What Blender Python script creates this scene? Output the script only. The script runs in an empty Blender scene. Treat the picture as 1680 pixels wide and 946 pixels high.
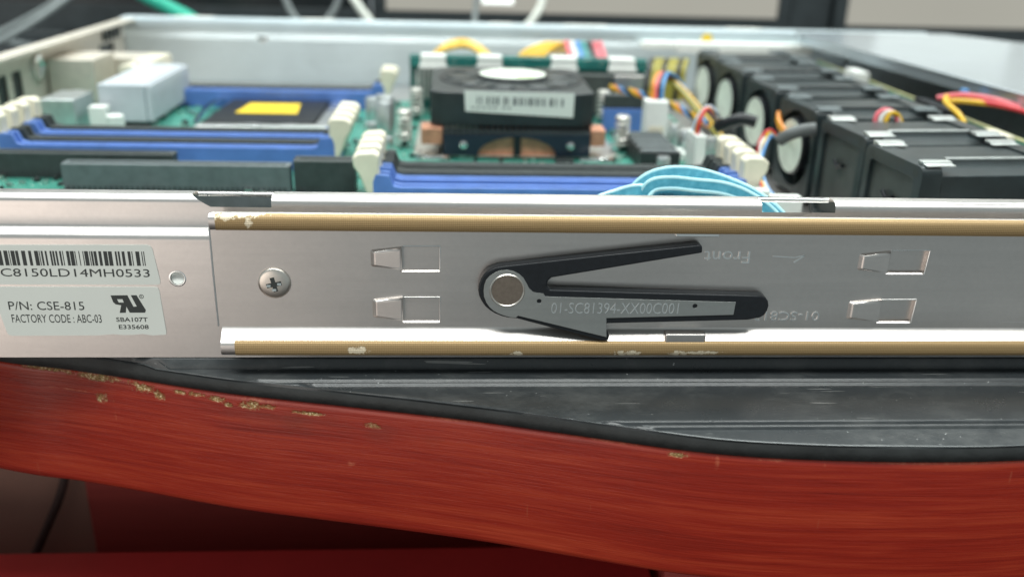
import bpy, bmesh, math, random
from mathutils import Vector, Matrix
random.seed(7)
S = 0.001                                   # everything below is written in millimetres
scn = bpy.context.scene
COL = scn.collection

# ------------------------------------------------------------------ camera, world, lamps, exposure
F, CX, CY, CZ, PITCH, YAW, ROLL = 1519.3, -15.0, -226.0, 109.7, 0.376343, 0.0662586, 0.028749
fw = Vector((math.sin(YAW)*math.cos(PITCH), math.cos(YAW)*math.cos(PITCH), -math.sin(PITCH)))
rt0 = Vector((math.cos(YAW), -math.sin(YAW), 0)); up0 = rt0.cross(fw)
c_, s_ = math.cos(ROLL), math.sin(ROLL)
rt = c_*rt0 + s_*up0; up = -s_*rt0 + c_*up0
cam = bpy.data.cameras.new('camera'); camo = bpy.data.objects.new('camera', cam); COL.objects.link(camo)
M = Matrix((rt, up, -fw)).transposed().to_4x4(); M.translation = Vector((CX, CY, CZ))*S
camo.matrix_world = M
cam.sensor_fit = 'HORIZONTAL'; cam.sensor_width = 36; cam.lens = F/1680*36
cam.clip_start = 0.01; cam.clip_end = 50
cam.dof.use_dof = True; cam.dof.focus_distance = 0.2415; cam.dof.aperture_fstop = 10.0
scn.camera = camo

w = bpy.data.worlds.new('World'); scn.world = w; w.use_nodes = True
bg = w.node_tree.nodes['Background']; bg.inputs[0].default_value = (0.82, 0.95, 0.97, 1); bg.inputs[1].default_value = 0.40

def area(name, loc, size, power, color, target):
    l = bpy.data.lights.new(name, 'AREA'); l.shape = 'RECTANGLE'; l.size, l.size_y = size; l.energy = power; l.color = color
    o = bpy.data.objects.new(name, l); COL.objects.link(o); o.location = loc
    d = Vector(target)-Vector(loc); o.rotation_euler = d.to_track_quat('-Z', 'Y').to_euler(); return o
area('ceiling_lamp', (-0.1, -0.62, 1.75), (2.4, 0.5), 44, (0.97, 1.0, 0.97), (-0.1, -0.62, 0))
area('ceiling_lamp', (0.1, 1.0, 1.75), (2.4, 0.6), 60, (0.93, 1.0, 0.97), (0.1, 1.0, 0))
area('ceiling_lamp', (0.3, 2.6, 1.75), (2.4, 0.6), 28, (0.93, 1.0, 0.97), (0.3, 2.6, 0))

area('added_side_fill', (-1.0, -1.4, -0.22), (1.1, 0.9), 4.8, (1.0, 0.85, 0.75), (-0.05, 0, 0.0))  # unseen fill light, added to brighten the left of the case

vs = scn.view_settings
vs.view_transform = 'Standard'; vs.look = 'None'; vs.exposure = 0.0; vs.gamma = 1.0; vs.use_curve_mapping = False
scn.cycles.max_bounces = 6; scn.cycles.use_denoising = True
scn.cycles.sample_clamp_indirect = 6

# ------------------------------------------------------------------ materials
def new_mat(name):
    m = bpy.data.materials.new(name); m.use_nodes = True
    nt = m.node_tree; b = nt.nodes['Principled BSDF']; return m, nt, b
def N(nt, typ, **kw):
    n = nt.nodes.new(typ)
    for k, v in kw.items(): setattr(n, k, v)
    return n
def coords(nt, scale=(1, 1, 1), rot=(0, 0, 0)):
    t = N(nt, 'ShaderNodeTexCoord'); mp = N(nt, 'ShaderNodeMapping')
    mp.inputs['Scale'].default_value = scale; mp.inputs['Rotation'].default_value = rot
    nt.links.new(t.outputs['Object'], mp.inputs['Vector']); return mp.outputs['Vector']
def noise(nt, vec, scale, detail=3, rough=.55, dist=0):
    n = N(nt, 'ShaderNodeTexNoise'); n.inputs['Scale'].default_value = scale; n.inputs['Detail'].default_value = detail
    n.inputs['Roughness'].default_value = rough; n.inputs['Distortion'].default_value = dist
    nt.links.new(vec, n.inputs['Vector']); return n.outputs['Fac']
def ramp(nt, fac, stops):
    r = N(nt, 'ShaderNodeValToRGB'); e = r.color_ramp.elements
    e[0].position, e[0].color = stops[0][0], (*stops[0][1], 1); e[1].position, e[1].color = stops[-1][0], (*stops[-1][1], 1)
    for p, c in stops[1:-1]:
        x = e.new(p); x.color = (*c, 1)
    nt.links.new(fac, r.inputs['Fac']); return r.outputs['Color']
def mth(nt, op, a, b=None, clamp=False):
    n = N(nt, 'ShaderNodeMath', operation=op); n.use_clamp = clamp
    for i, v in enumerate((a, b)):
        if v is None: continue
        if hasattr(v, 'links'): nt.links.new(v, n.inputs[i])
        else: n.inputs[i].default_value = v
    return n.outputs[0]
def mix(nt, fac, a, b):
    n = N(nt, 'ShaderNodeMix', data_type='RGBA')
    if hasattr(fac, 'links'): nt.links.new(fac, n.inputs[0])
    else: n.inputs[0].default_value = fac
    for i, v in ((6, a), (7, b)):
        if hasattr(v, 'links'): nt.links.new(v, n.inputs[i])
        else: n.inputs[i].default_value = (*v, 1)
    return n.outputs[2]
def bump(nt, b, h, dist, strength=1.0):
    n = N(nt, 'ShaderNodeBump'); n.inputs['Strength'].default_value = strength; n.inputs['Distance'].default_value = dist
    nt.links.new(h, n.inputs['Height']); nt.links.new(n.outputs[0], b.inputs['Normal'])
def plain(name, col, rough=.5, metal=0, var=.12, nscale=250, bm=0.0, spec=.5, coat=0):
    m, nt, b = new_mat(name); v = coords(nt); f = noise(nt, v, nscale, 3)
    lo = tuple(c*(1-var) for c in col); hi = tuple(min(1, c*(1+var)) for c in col)
    nt.links.new(ramp(nt, f, [(.3, lo), (.7, hi)]), b.inputs['Base Color'])
    b.inputs['Roughness'].default_value = rough; b.inputs['Metallic'].default_value = metal
    b.inputs['Specular IOR Level'].default_value = spec; b.inputs['Coat Weight'].default_value = coat
    if bm: bump(nt, b, noise(nt, v, nscale*4, 2), bm)
    return m
def spots(nt, pts, nz, soft=.35, off=(0, 0), amp=5.0):
    """union of ragged ellipses (x, z, rx, rz) in mm on the object's XZ face"""
    t = N(nt, 'ShaderNodeTexCoord'); sp = N(nt, 'ShaderNodeSeparateXYZ'); nt.links.new(t.outputs['Object'], sp.inputs[0])
    tot = None
    for (x, z, rx, rz) in pts:
        a = mth(nt, 'MULTIPLY', mth(nt, 'SUBTRACT', sp.outputs[0], (x-off[0])*S), 1/(rx*S)); c = mth(nt, 'MULTIPLY', mth(nt, 'SUBTRACT', sp.outputs[2], (z-off[1])*S), 1/(rz*S))
        d = mth(nt, 'SUBTRACT', 1.0, mth(nt, 'ADD', mth(nt, 'MULTIPLY', a, a), mth(nt, 'MULTIPLY', c, c)))
        tot = d if tot is None else mth(nt, 'MAXIMUM', tot, d)
    k = mth(nt, 'ADD', mth(nt, 'MAXIMUM', tot, -2.0), mth(nt, 'MULTIPLY', mth(nt, 'SUBTRACT', nz, .55), amp))
    return mth(nt, 'MULTIPLY', k, 1/soft, clamp=True)

def steel(name, col, rough, streak=0.06, bmd=0.00002, scr=True):
    m, nt, b = new_mat(name)
    f1 = noise(nt, coords(nt, (14, 14, 420)), 1.0, 4); f2 = noise(nt, coords(nt), 900, 2); f3 = noise(nt, coords(nt), 22, 4, .6)
    f = mth(nt, 'ADD', mth(nt, 'MULTIPLY', f1, .5), mth(nt, 'ADD', mth(nt, 'MULTIPLY', f2, .25), mth(nt, 'MULTIPLY', f3, .4)))
    lo = tuple(c*(1-streak*1.6) for c in col); hi = tuple(min(1, c*(1+streak)) for c in col)
    sc = mth(nt, 'MAXIMUM', mth(nt, 'GREATER_THAN', noise(nt, coords(nt, (9, 9, 1500), (0, .05, 0)), 1, 1), .76), mth(nt, 'GREATER_THAN', noise(nt, coords(nt, (60, 60, 2200), (0, -.5, 0)), 1, 1), .80))
    gr = ramp(nt, noise(nt, coords(nt, (1, 1, 1.5)), 38, 6, .72), [(.45, (0, 0, 0)), (.75, (1, 1, 1))])
    cc = mix(nt, mth(nt, 'MULTIPLY', gr, .16), ramp(nt, f, [(.35, lo), (.8, hi)]), tuple(c*.72 for c in col))
    nt.links.new(mix(nt, mth(nt, 'MULTIPLY', sc, .35), cc, (.92, .91, .89)), b.inputs['Base Color'])
    b.inputs['Metallic'].default_value = 1
    f4 = noise(nt, coords(nt, (1, 1, 1.6), (0, .5, 0)), 55, 5, .7)
    nt.links.new(mth(nt, 'ADD', mth(nt, 'MULTIPLY', mth(nt, 'ADD', f3, mth(nt, 'MULTIPLY', f4, .6)), .2), rough-.16), b.inputs['Roughness'])
    bump(nt, b, f2, bmd, .35)
    return m
STEEL = steel('galvanised_steel', (.70, .665, .64), .34)
RAILST = steel('rail_steel', (.69, .65, .62), .37)
BRIGHT = steel('bright_zinc', (.86, .87, .86), .28)
COVER = plain('cover_steel', (.50, .56, .60), .24, .55, .04, 40)
NICKEL = plain('nickel', (.72, .67, .61), .33, 1, .08)
SPRING = plain('spring_steel', (.80, .78, .72), .28, .55, .05)
CHROME = plain('chrome', (.85, .85, .83), .12, 1, .04)
PLATE = steel('lever_plate_steel', (.52, .53, .51), .42, .08)
BRONZE = plain('rivet_bronze', (.34, .28, .23), .42, 1, .12, 900)
COPPER = plain('copper', (.62, .30, .19), .5, .55, .18, 300)
ALU = plain('fin_aluminium', (.62, .64, .62), .4, 1, .1)

def gold_mat():
    m, nt, b = new_mat('glide_strip_gold')
    t = N(nt, 'ShaderNodeTexCoord'); mp = N(nt, 'ShaderNodeMapping'); mp.inputs['Rotation'].default_value = (0, math.radians(45), 0)
    nt.links.new(t.outputs['Object'], mp.inputs[0]); sp = N(nt, 'ShaderNodeSeparateXYZ'); nt.links.new(mp.outputs[0], sp.inputs[0])
    k = 2*math.pi/0.00066
    wv = mth(nt, 'MULTIPLY', mth(nt, 'SINE', mth(nt, 'MULTIPLY', sp.outputs[0], k)), mth(nt, 'SINE', mth(nt, 'MULTIPLY', sp.outputs[2], k)))
    h = mth(nt, 'ADD', mth(nt, 'MULTIPLY', wv, .5), .5)
    nz = noise(nt, coords(nt), 700, 4, .7); big = noise(nt, coords(nt, (12, 60, 60)), 1, 4)
    base = mix(nt, h, (.34, .225, .10), (.53, .365, .18))
    base = mix(nt, mth(nt, 'MULTIPLY', big, .45), base, (.34, .225, .11))
    wear = spots(nt, [(-39.7, 5, 3.2, 1.3), (1.5, 4.0, 2.0, 1.0), (30.5, 4.2, 4.0, 1.1), (44.5, 4.2, 2.6, 1.0), (51, 4.5, 6, .7), (-68, 41.6, 7, 1.0), (-65.5, 39.8, 1.0, 2.2), (-71, 40.8, 3, 1.0)], nz, off=(60, 3.5))
    nt.links.new(mix(nt, wear, base, (.95, .82, .60)), b.inputs['Base Color'])
    nt.links.new(mth(nt, 'SUBTRACT', .48, mth(nt, 'MULTIPLY', wear, .2)), b.inputs['Roughness'])
    b.inputs['Metallic'].default_value = .35
    bump(nt, b, mth(nt, 'ADD', h, mth(nt, 'MULTIPLY', wear, -1.5)), .00008, .7)
    return m
GOLD = gold_mat()

def wood_mat(name, c1, c2, c3, chips=True, rough=.38):
    m, nt, b = new_mat(name)
    warp = noise(nt, coords(nt, (6, 6, 6)), 1, 3)
    v = coords(nt, (20, 20, 520))
    f1 = noise(nt, v, 1.0, 5, .6, .6); f2 = noise(nt, coords(nt, (60, 60, 2200)), 1.0, 4, .65, .3); f3 = noise(nt, coords(nt, (5, 5, 120)), 1, 2)
    f = mth(nt, 'ADD', mth(nt, 'MULTIPLY', f1, .5), mth(nt, 'ADD', mth(nt, 'MULTIPLY', f2, .18), mth(nt, 'MULTIPLY', f3, .32)))
    colr = ramp(nt, f, [(.28, c1), (.48, c2), (.68, c3)])
    rg = rough
    if chips:
        nz = noise(nt, coords(nt), 420, 5, .7, .3)
        mk = spots(nt, [(-128, -7.6, 9, .8), (-112, -8.2, 10, 1.3), (-98.5, -9.4, 4.5, 2.0), (-94, -10.6, 2.4, 1.7), (-88, -8.9, 2.2, .9), (-83.5, -8.9, 3, .9), (-77.5, -9.3, 3.2, 1.1),
                        (-74.5, -10.4, 1.6, .9), (-68.5, -9.8, 3.6, 1.6), (-64, -9.7, 3.2, 1.0), (-111.5, -14.5, 2.2, 2.0), (-53, -10.3, 5, .7), (-36, -12.0, 2.8, 1.2), (39, -8.6, 2.6, .8)], nz, .9, (0, -700), 3.6)
        lite = spots(nt, [(39, -8.4, 3.4, 1.2), (20, -7.4, 12, .5), (48, -9.8, .7, 2.6), (62, -7.8, 5, .5), (-14, -7.6, 10, .4), (73, -8.6, .6, 1.4), (-68, -8.2, 8, .9), (-120, -13.2, 7, .4), (-108, -18, .35, 5), (-42, -24, 1.6, 1.0), (100, -7.6, 20, .35)], nz, 1.2, (0, -700))
        colr = mix(nt, mth(nt, 'MULTIPLY', lite, .5), colr, (.62, .19, .10))
        tan = ramp(nt, noise(nt, coords(nt), 1300, 3, .7), [(.36, (.17, .10, .03)), (.53, (.40, .25, .09)), (.64, (.85, .68, .42))])
        scl = noise(nt, coords(nt, (700, 700, 35)), 1, 2); fine = mth(nt, 'GREATER_THAN', scl, .76)
        grime = spots(nt, [(-125, -11, 18, 3.5), (-60, -13, 22, 4), (-95, -9, 30, 2), (-30, -14, 12, 4)], noise(nt, coords(nt), 60, 4), 2.5, (0, -700))
        colr = mix(nt, mth(nt, 'MULTIPLY', grime, .5), colr, (.075, .035, .022))
        colr = mix(nt, mth(nt, 'MULTIPLY', fine, .25), colr, (.5, .16, .08))
        colr = mix(nt, mk, colr, tan)
        bump(nt, b, mth(nt, 'SUBTRACT', mth(nt, 'MULTIPLY', f2, .18), mth(nt, 'MULTIPLY', mk, mth(nt, 'ADD', .6, nz))), .0006, .55)
        nt.links.new(mth(nt, 'ADD', mth(nt, 'MULTIPLY', mk, .35), mth(nt, 'ADD', rg-.08, mth(nt, 'MULTIPLY', f2, .16))), b.inputs['Roughness'])
    else:
        b.inputs['Roughness'].default_value = rg
    nt.links.new(colr, b.inputs['Base Color'])
    return m
WOOD = wood_mat('red_wood_edge', (.13, .008, .005), (.30, .020, .009), (.45, .054, .020), True, .27)
WOOD2 = wood_mat('dark_red_board', (.33, .055, .048), (.38, .065, .055), (.44, .078, .064), False, .4)
REDP = plain('red_lacquer', (.50, .036, .036), .4, 0, .06, 40)

def mat_rubber():
    m, nt, b = new_mat('black_rubber')
    v = coords(nt)
    sp = noise(nt, v, 900, 2, .5); dust = mth(nt, 'GREATER_THAN', sp, .76)
    sm = noise(nt, coords(nt, (40, 55, 55)), 1, 6, .75); sc = noise(nt, coords(nt, (1, 1, 1), (0, 0, .9)), 1)
    s1 = mth(nt, 'GREATER_THAN', noise(nt, coords(nt, (45, 900, 900), (0, 0, math.radians(38))), 1, 1), .735)
    s2 = mth(nt, 'GREATER_THAN', noise(nt, coords(nt, (60, 1300, 1300), (0, 0, math.radians(-8))), 1, 1), .755)
    col = mix(nt, ramp(nt, sm, [(.48, (0, 0, 0)), (.75, (1, 1, 1))]), (.034, .039, .042), (.085, .09, .09))
    col = mix(nt, mth(nt, 'MULTIPLY', s1, .35), col, (.5, .5, .48))
    col = mix(nt, mth(nt, 'MULTIPLY', dust, .7), col, (.55, .56, .55))
    nt.links.new(col, b.inputs['Base Color'])
    nt.links.new(mth(nt, 'ADD', mth(nt, 'MULTIPLY', sm, .30), .16), b.inputs['Roughness'])
    b.inputs['Specular IOR Level'].default_value = .55
    bump(nt, b, noise(nt, v, 1500, 2), .00005, .5)
    return m
RUBBER = mat_rubber()
RUBEDGE = plain('rubber_edge', (.020, .022, .022), .55, 0, .35, 160, .0001)

LABEL = plain('label_paper', (.72, .74, .69), .42, 0, .02, 90)
PRINT = plain('black_print', (.035, .04, .038), .55, 0, .1)
BLACKP = plain('black_plastic', (.011, .013, .016), .36, 0, .2, 700, .00002, .4)
FANP = plain('fan_plastic', (.022, .032, .034), .34, 0, .25, 120, .00004)
GRILLE = plain('fan_face_plastic', (.055, .062, .058), .5, 0, .3, 60)
GLOSSB = plain('glossy_highlight', (.10, .11, .11), .22, 0, .1)
GREYP = plain('slot_grey_plastic', (.12, .145, .15), .5, 0, .15)
DARKP = plain('slot_black_plastic', (.042, .052, .052), .5, 0, .2)
BLUEP = plain('slot_blue_plastic', (.11, .22, .57), .32, 0, .12, 120)
CREAM = plain('cream_plastic', (.78, .73, .58), .4, 0, .06, 120)
WHITEP = plain('white_plastic', (.82, .84, .80), .4, 0, .04, 120)
CERAM = plain('pale_anodised', (.54, .58, .62), .42, 0, .05, 120)
YELLOW = plain('yellow_tape', (.86, .60, .02), .4, 0, .05, 200)
GREENST = plain('hub_sticker_paper', (.74, .80, .70), .4, 0, .12, 120)
SOLDER = plain('solder', (.75, .77, .74), .3, 1, .15)
CAN = plain('capacitor_can', (.70, .74, .74), .3, .8, .1)
CHIP = plain('chip_black', (.028, .032, .033), .45, 0, .15)
PCBEDGE = plain('pcb_edge', (.50, .50, .26), .5, 0, .2)
CABW = plain('white_cable', (.62, .64, .58), .5, 0, .06)
CABBR = plain('dark_brown_tube', (.06, .035, .03), .6)
CABG = plain('grey_cable', (.22, .25, .25), .5, 0, .1)
CABGREEN = plain('green_cable', (.04, .55, .38), .45, 0, .08)
BEZEL = plain('monitor_bezel', (.045, .056, .060), .5, 0, .15, 90)
SCREENOFF = plain('screen_off', (.015, .02, .022), .3, 0, .15)
BROWN = plain('brown_laminate', (.36, .20, .155), .45, 0, .1, 30)
TILE = plain('brown_floor_tile', (.036, .021, .017), .75, 0, .15, 6, 0, .2)
GROUT = plain('floor_grout', (.012, .008, .007), .8, 0, .2, 30)
WIRE = {'red': plain('wire_red', (.60, .04, .05), .4), 'yellow': plain('wire_yellow', (.72, .43, .012), .4), 'black': plain('wire_black', (.02, .02, .02), .4),
        'blue': plain('wire_blue', (.10, .30, .62), .4), 'orange': plain('wire_orange', (.75, .26, .03), .4), 'white': plain('wire_white', (.75, .75, .72), .4),
        'pink': plain('wire_pink', (.75, .16, .19), .4), 'teal': plain('wire_teal', (.05, .30, .28), .4), 'olive': plain('wire_olive', (.34, .30, .05), .45)}

def pcb_mat(name, c1, c2):
    m, nt, b = new_mat(name)
    v = coords(nt); br = N(nt, 'ShaderNodeTexVoronoi', feature='F1', distance='CHEBYCHEV'); br.inputs['Scale'].default_value = 160; nt.links.new(v, br.inputs['Vector'])
    f = noise(nt, v, 120, 4); k = noise(nt, coords(nt, (60, 900, 900)), 1, 1)
    col = mix(nt, f, c1, c2)
    col = mix(nt, mth(nt, 'MULTIPLY', mth(nt, 'GREATER_THAN', k, .56), .5), col, tuple(min(1, c*1.8) for c in c2))
    pads = mth(nt, 'MULTIPLY', mth(nt, 'GREATER_THAN', noise(nt, v, 480, 1), .70), .85)
    col = mix(nt, pads, col, (.62, .70, .62))
    nt.links.new(col, b.inputs['Base Color']); b.inputs['Roughness'].default_value = .38
    return m
PCB = pcb_mat('green_circuit_board', (.018, .15, .115), (.055, .26, .20))
PCBT = pcb_mat('teal_circuit_board', (.01, .10, .09), (.02, .17, .15))

def ribbon_mat():
    m, nt, b = new_mat('blue_ribbon_jacket')
    f = noise(nt, coords(nt), 500, 3); nt.links.new(ramp(nt, f, [(.3, (.05, .30, .43)), (.7, (.12, .46, .60))]), b.inputs['Base Color'])
    b.inputs['Roughness'].default_value = .3; b.inputs['Transmission Weight'].default_value = .15
    return m
RIBBON = ribbon_mat()
RIBEDGE = plain('ribbon_edge', (.52, .88, .96), .3, 0, .05)

def screen_mat():
    m, nt, b = new_mat('lit_screen')
    f = noise(nt, coords(nt, (3, 3, 3)), 1, 2)
    c = ramp(nt, f, [(.3, (.36, .35, .30)), (.7, (.44, .43, .37))])
    b.inputs['Base Color'].default_value = (.02, .02, .02, 1); b.inputs['Roughness'].default_value = .4
    nt.links.new(c, b.inputs['Emission Color']); b.inputs['Emission Strength'].default_value = 1.0
    return m
SCREEN = screen_mat()
def emit(name, col, s):
    m, nt, b = new_mat(name); b.inputs['Base Color'].default_value = (.02, .02, .02, 1)
    b.inputs['Emission Color'].default_value = (*col, 1); b.inputs['Emission Strength'].default_value = s; return m
SCREENGLOW = emit('white_screen_glow', (.85, .92, .88), 2.0)

# ------------------------------------------------------------------ mesh helpers (millimetres)
def cat(pts, n=6, closed=False):
    P = [Vector(p) for p in pts]; out = []
    for i in range(len(P)-1):
        p0 = P[i-1] if i else P[0]*2-P[1]; p1, p2 = P[i], P[i+1]; p3 = P[i+2] if i+2 < len(P) else P[-1]*2-P[-2]
        for k in range(n):
            t = k/n
            out.append(.5*((2*p1)+(p2-p0)*t+(2*p0-5*p1+4*p2-p3)*t*t+(3*p1-p0-3*p2+p3)*t**3))
    out.append(P[-1]); return out
class MB:
    def __init__(self): self.v = []; self.f = []; self.sm = []
    def add(self, vs, fs, smooth=False):
        o = len(self.v); self.v += [tuple(x) for x in vs]
        for f in fs: self.f.append([i+o for i in f]); self.sm.append(smooth)
        return self
    def box(self, x0, x1, y0, y1, z0, z1):
        vs = [(x, y, z) for x in (x0, x1) for y in (y0, y1) for z in (z0, z1)]
        return self.add(vs, [(0, 1, 3, 2), (4, 6, 7, 5), (0, 4, 5, 1), (2, 3, 7, 6), (0, 2, 6, 4), (1, 5, 7, 3)])
    def prism(self, poly, a, b, axis='y'):
        n = len(poly)
        def mk(p, d): return {'y': (p[0], d, p[1]), 'z': (p[0], p[1], d), 'x': (d, p[0], p[1])}[axis]
        vs = [mk(p, a) for p in poly]+[mk(p, b) for p in poly]
        ar = sum(poly[i][0]*poly[(i+1) % n][1]-poly[(i+1) % n][0]*poly[i][1] for i in range(n))
        s = (ar > 0) ^ (axis == 'y') ^ (b < a)
        A = list(range(n)); B = list(range(n, 2*n))
        side = [(i, (i+1) % n, n+(i+1) % n, n+i) for i in range(n)]
        if s: return self.add(vs, [A[::-1], B]+side)
        return self.add(vs, [A, B[::-1]]+[f[::-1] for f in side])
    def cyl(self, c, r, h, axis='z', n=24, r2=None, smooth=True):
        r2 = r if r2 is None else r2; vs = []
        for k, (rr, d) in enumerate(((r, 0), (r2, h))):
            for i in range(n):
                a = 2*math.pi*i/n; u, v = rr*math.cos(a), rr*math.sin(a)
                vs.append({'z': (c[0]+u, c[1]+v, c[2]+d), 'y': (c[0]+v, c[1]+d, c[2]+u), 'x': (c[0]+d, c[1]+u, c[2]+v)}[axis])
        self.add(vs, [[i, (i+1) % n, n+(i+1) % n, n+i] for i in range(n)], smooth)
        o = len(self.v)-2*n
        self.f += [[o+i for i in range(n)][::-1], [o+n+i for i in range(n)]]; self.sm += [False, False]; return self
    def lathe(self, c, prof, axis='z', n=28):
        vs = []
        for rr, d in prof:
            for i in range(n):
                a = 2*math.pi*i/n; u, v = rr*math.cos(a), rr*math.sin(a)
                vs.append({'z': (c[0]+u, c[1]+v, c[2]+d), 'y': (c[0]+v, c[1]+d, c[2]+u), 'x': (c[0]+d, c[1]+u, c[2]+v)}[axis])
        fs = [[j*n+i, j*n+(i+1) % n, (j+1)*n+(i+1) % n, (j+1)*n+i] for j in range(len(prof)-1) for i in range(n)]
        return self.add(vs, fs, True)
    def tube(self, pts, r, n=8, smooth=True):
        P = [Vector(p) for p in pts]; up_ = Vector((0, 0, 1)); vs = []; nrm = None
        for i, p in enumerate(P):
            t = (P[min(i+1, len(P)-1)]-P[max(i-1, 0)]).normalized()
            if nrm is None: nrm = t.cross(up_ if abs(t.z) < .9 else Vector((1, 0, 0))).normalized()
            nrm = (nrm-t*nrm.dot(t)).normalized(); bn = t.cross(nrm)
            for k in range(n):
                a = 2*math.pi*k/n; vs.append(p+nrm*r*math.cos(a)+bn*r*math.sin(a))
        m = len(P); fs = [[j*n+i, j*n+(i+1) % n, (j+1)*n+(i+1) % n, (j+1)*n+i] for j in range(m-1) for i in range(n)]
        fs += [list(range(n))[::-1], [(m-1)*n+i for i in range(n)]]
        return self.add(vs, fs, smooth)
    def strip(self, pts, wid, th, wdir):
        """flat ribbon: wid along wdir, th across"""
        P = [Vector(p) for p in pts]; vs = []; m = len(P)
        for i, p in enumerate(P):
            t = (P[min(i+1, m-1)]-P[max(i-1, 0)]).normalized(); wd = Vector(wdir[i]) if isinstance(wdir, list) else Vector(wdir)
            wd = (wd-t*wd.dot(t)).normalized(); nn = t.cross(wd)
            for a, b in ((-1, -1), (1, -1), (1, 1), (-1, 1)): vs.append(p+wd*wid/2*a+nn*th/2*b)
        fs = [[j*4+i, j*4+(i+1) % 4, (j+1)*4+(i+1) % 4, (j+1)*4+i] for j in range(m-1) for i in range(4)]+[[3, 2, 1, 0], [(m-1)*4+i for i in range(4)]]
        return self.add(vs, fs, True)
    def sweep(self, prof, x_of, th=0):
        """profile [(y,z)] swept along X; x_of(i) -> list of (x0,x1) spans per profile point"""
        for i in range(len(prof)-1):
            A, B = x_of(i), x_of(i+1)
            for (a0, a1), (b0, b1) in zip(A, B):
                self.add([(a0, *prof[i]), (a1, *prof[i]), (b1, *prof[i+1]), (b0, *prof[i+1])], [(0, 1, 2, 3)], True)
        return self
    def mesh(self, me):
        self.add([Vector(v.co)/S for v in me.vertices], [list(p.vertices) for p in me.polygons]); return self
def root_loc(o):
    while o.parent: o = o.parent
    return o.location/S
def obj(name, mb, mat, parent=None, local=False, smooth_angle=35, loc=None, bevel=0, solid=0, kind=None, label=None):
    off = Vector((0, 0, 0))
    if parent is not None and not local: off = root_loc(parent)
    if parent is None and loc is not None: off = Vector(loc)
    me = bpy.data.meshes.new(name); me.from_pydata([(Vector(v)-off)*S for v in mb.v], [], mb.f); me.update()
    bm = bmesh.new(); bm.from_mesh(me); bmesh.ops.remove_doubles(bm, verts=bm.verts, dist=1e-6); bm.to_mesh(me); bm.free()
    me.polygons.foreach_set('use_smooth', [True]*len(me.polygons)); me.set_sharp_from_angle(angle=math.radians(smooth_angle))
    me.materials.append(mat)
    o = bpy.data.objects.new(name, me); COL.objects.link(o)
    if parent is not None: o.parent = parent
    elif loc is not None: o.location = Vector(loc)*S
    if solid:
        s = o.modifiers.new('thickness', 'SOLIDIFY'); s.thickness = solid*S; s.offset = -1
    if bevel:
        b = o.modifiers.new('edges', 'BEVEL'); b.width = bevel*S; b.segments = 2; b.limit_method = 'ANGLE'; b.angle_limit = math.radians(40); b.harden_normals = True
    if kind: o['kind'] = kind
    if label: o['label'] = label
    return o
def thing(name, label, cat_, loc=(0, 0, 0), rz=0, group=None):
    o = bpy.data.objects.new(name, None); COL.objects.link(o); o.location = Vector(loc)*S; o.rotation_euler = (0, 0, rz)
    o.empty_display_size = .01; o['label'] = label; o['category'] = cat_
    if group: o['group'] = group
    return o
def tag(o, label, cat_, group=None):
    o['label'] = label; o['category'] = cat_
    if group: o['group'] = group
    return o
def plate(outer, holes, th, y):
    """sheet in the XZ plane with holes; front face at y, going back th"""
    cu = bpy.data.curves.new('sheet', 'CURVE'); cu.dimensions = '2D'; cu.fill_mode = 'BOTH'; cu.extrude = th/2*S
    for lp in [outer]+holes:
        sp = cu.splines.new('POLY'); sp.points.add(len(lp)-1); sp.use_cyclic_u = True
        for p, q in zip(sp.points, lp): p.co = (q[0]*S, q[1]*S, 0, 1)
    o = bpy.data.objects.new('sheet', cu); COL.objects.link(o)
    me = bpy.data.meshes.new_from_object(o.evaluated_get(bpy.context.evaluated_depsgraph_get()))
    mb = MB(); mb.add([(v.co.x/S, y+th/2-v.co.z/S, v.co.y/S) for v in me.vertices], [list(p.vertices) for p in me.polygons])
    bpy.data.objects.remove(o); bpy.data.curves.remove(cu); bpy.data.meshes.remove(me); return mb
def lettering(s, x0, z0, x1, z1, y, depth=.05, rot=False, shear=0, thin=0.0, spacing=1.0, bev=0.0):
    """text on a face looking to -Y, fitted into the box x0..x1, z0..z1 (z0 lower)"""
    cu = bpy.data.curves.new('text', 'FONT'); cu.body = s; cu.size = 1; cu.extrude = 0.01; cu.resolution_u = 3; cu.shear = shear; cu.bevel_depth = bev; cu.bevel_resolution = 0; cu.offset = thin; cu.space_character = spacing
    o = bpy.data.objects.new('text', cu); COL.objects.link(o)
    me = bpy.data.meshes.new_from_object(o.evaluated_get(bpy.context.evaluated_depsgraph_get()))
    xs = [v.co.x for v in me.vertices]; ys = [v.co.y for v in me.vertices]
    ax, bx, ay, by = min(xs), max(xs), min(ys), max(ys); mb = MB(); vs = []
    for v in me.vertices:
        u, t = (v.co.x-ax)/(bx-ax), (v.co.y-ay)/(by-ay)
        if rot: u, t = 1-u, 1-t
        vs.append((x0+u*(x1-x0), y-depth*(max(0, v.co.z-.01)/bev if bev else (v.co.z > 0)), z0+t*(z1-z0)))
    mb.add(vs, [list(p.vertices) for p in me.polygons]); bpy.data.objects.remove(o); bpy.data.curves.remove(cu); bpy.data.meshes.remove(me); return mb
def circle(cx, cz, r, n=24, a0=0): return [(cx+r*math.cos(a0+2*math.pi*i/n), cz+r*math.sin(a0+2*math.pi*i/n)) for i in range(n)]
def rrect(x0, x1, z0, z1, r, n=4):
    out = []
    for cx, cz, a in ((x1-r, z1-r, 0), (x0+r, z1-r, 90), (x0+r, z0+r, 180), (x1-r, z0+r, 270)):
        for k in range(n+1):
            t = math.radians(a+90*k/n); out.append((cx+r*math.cos(t), cz+r*math.sin(t)))
    return out

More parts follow.
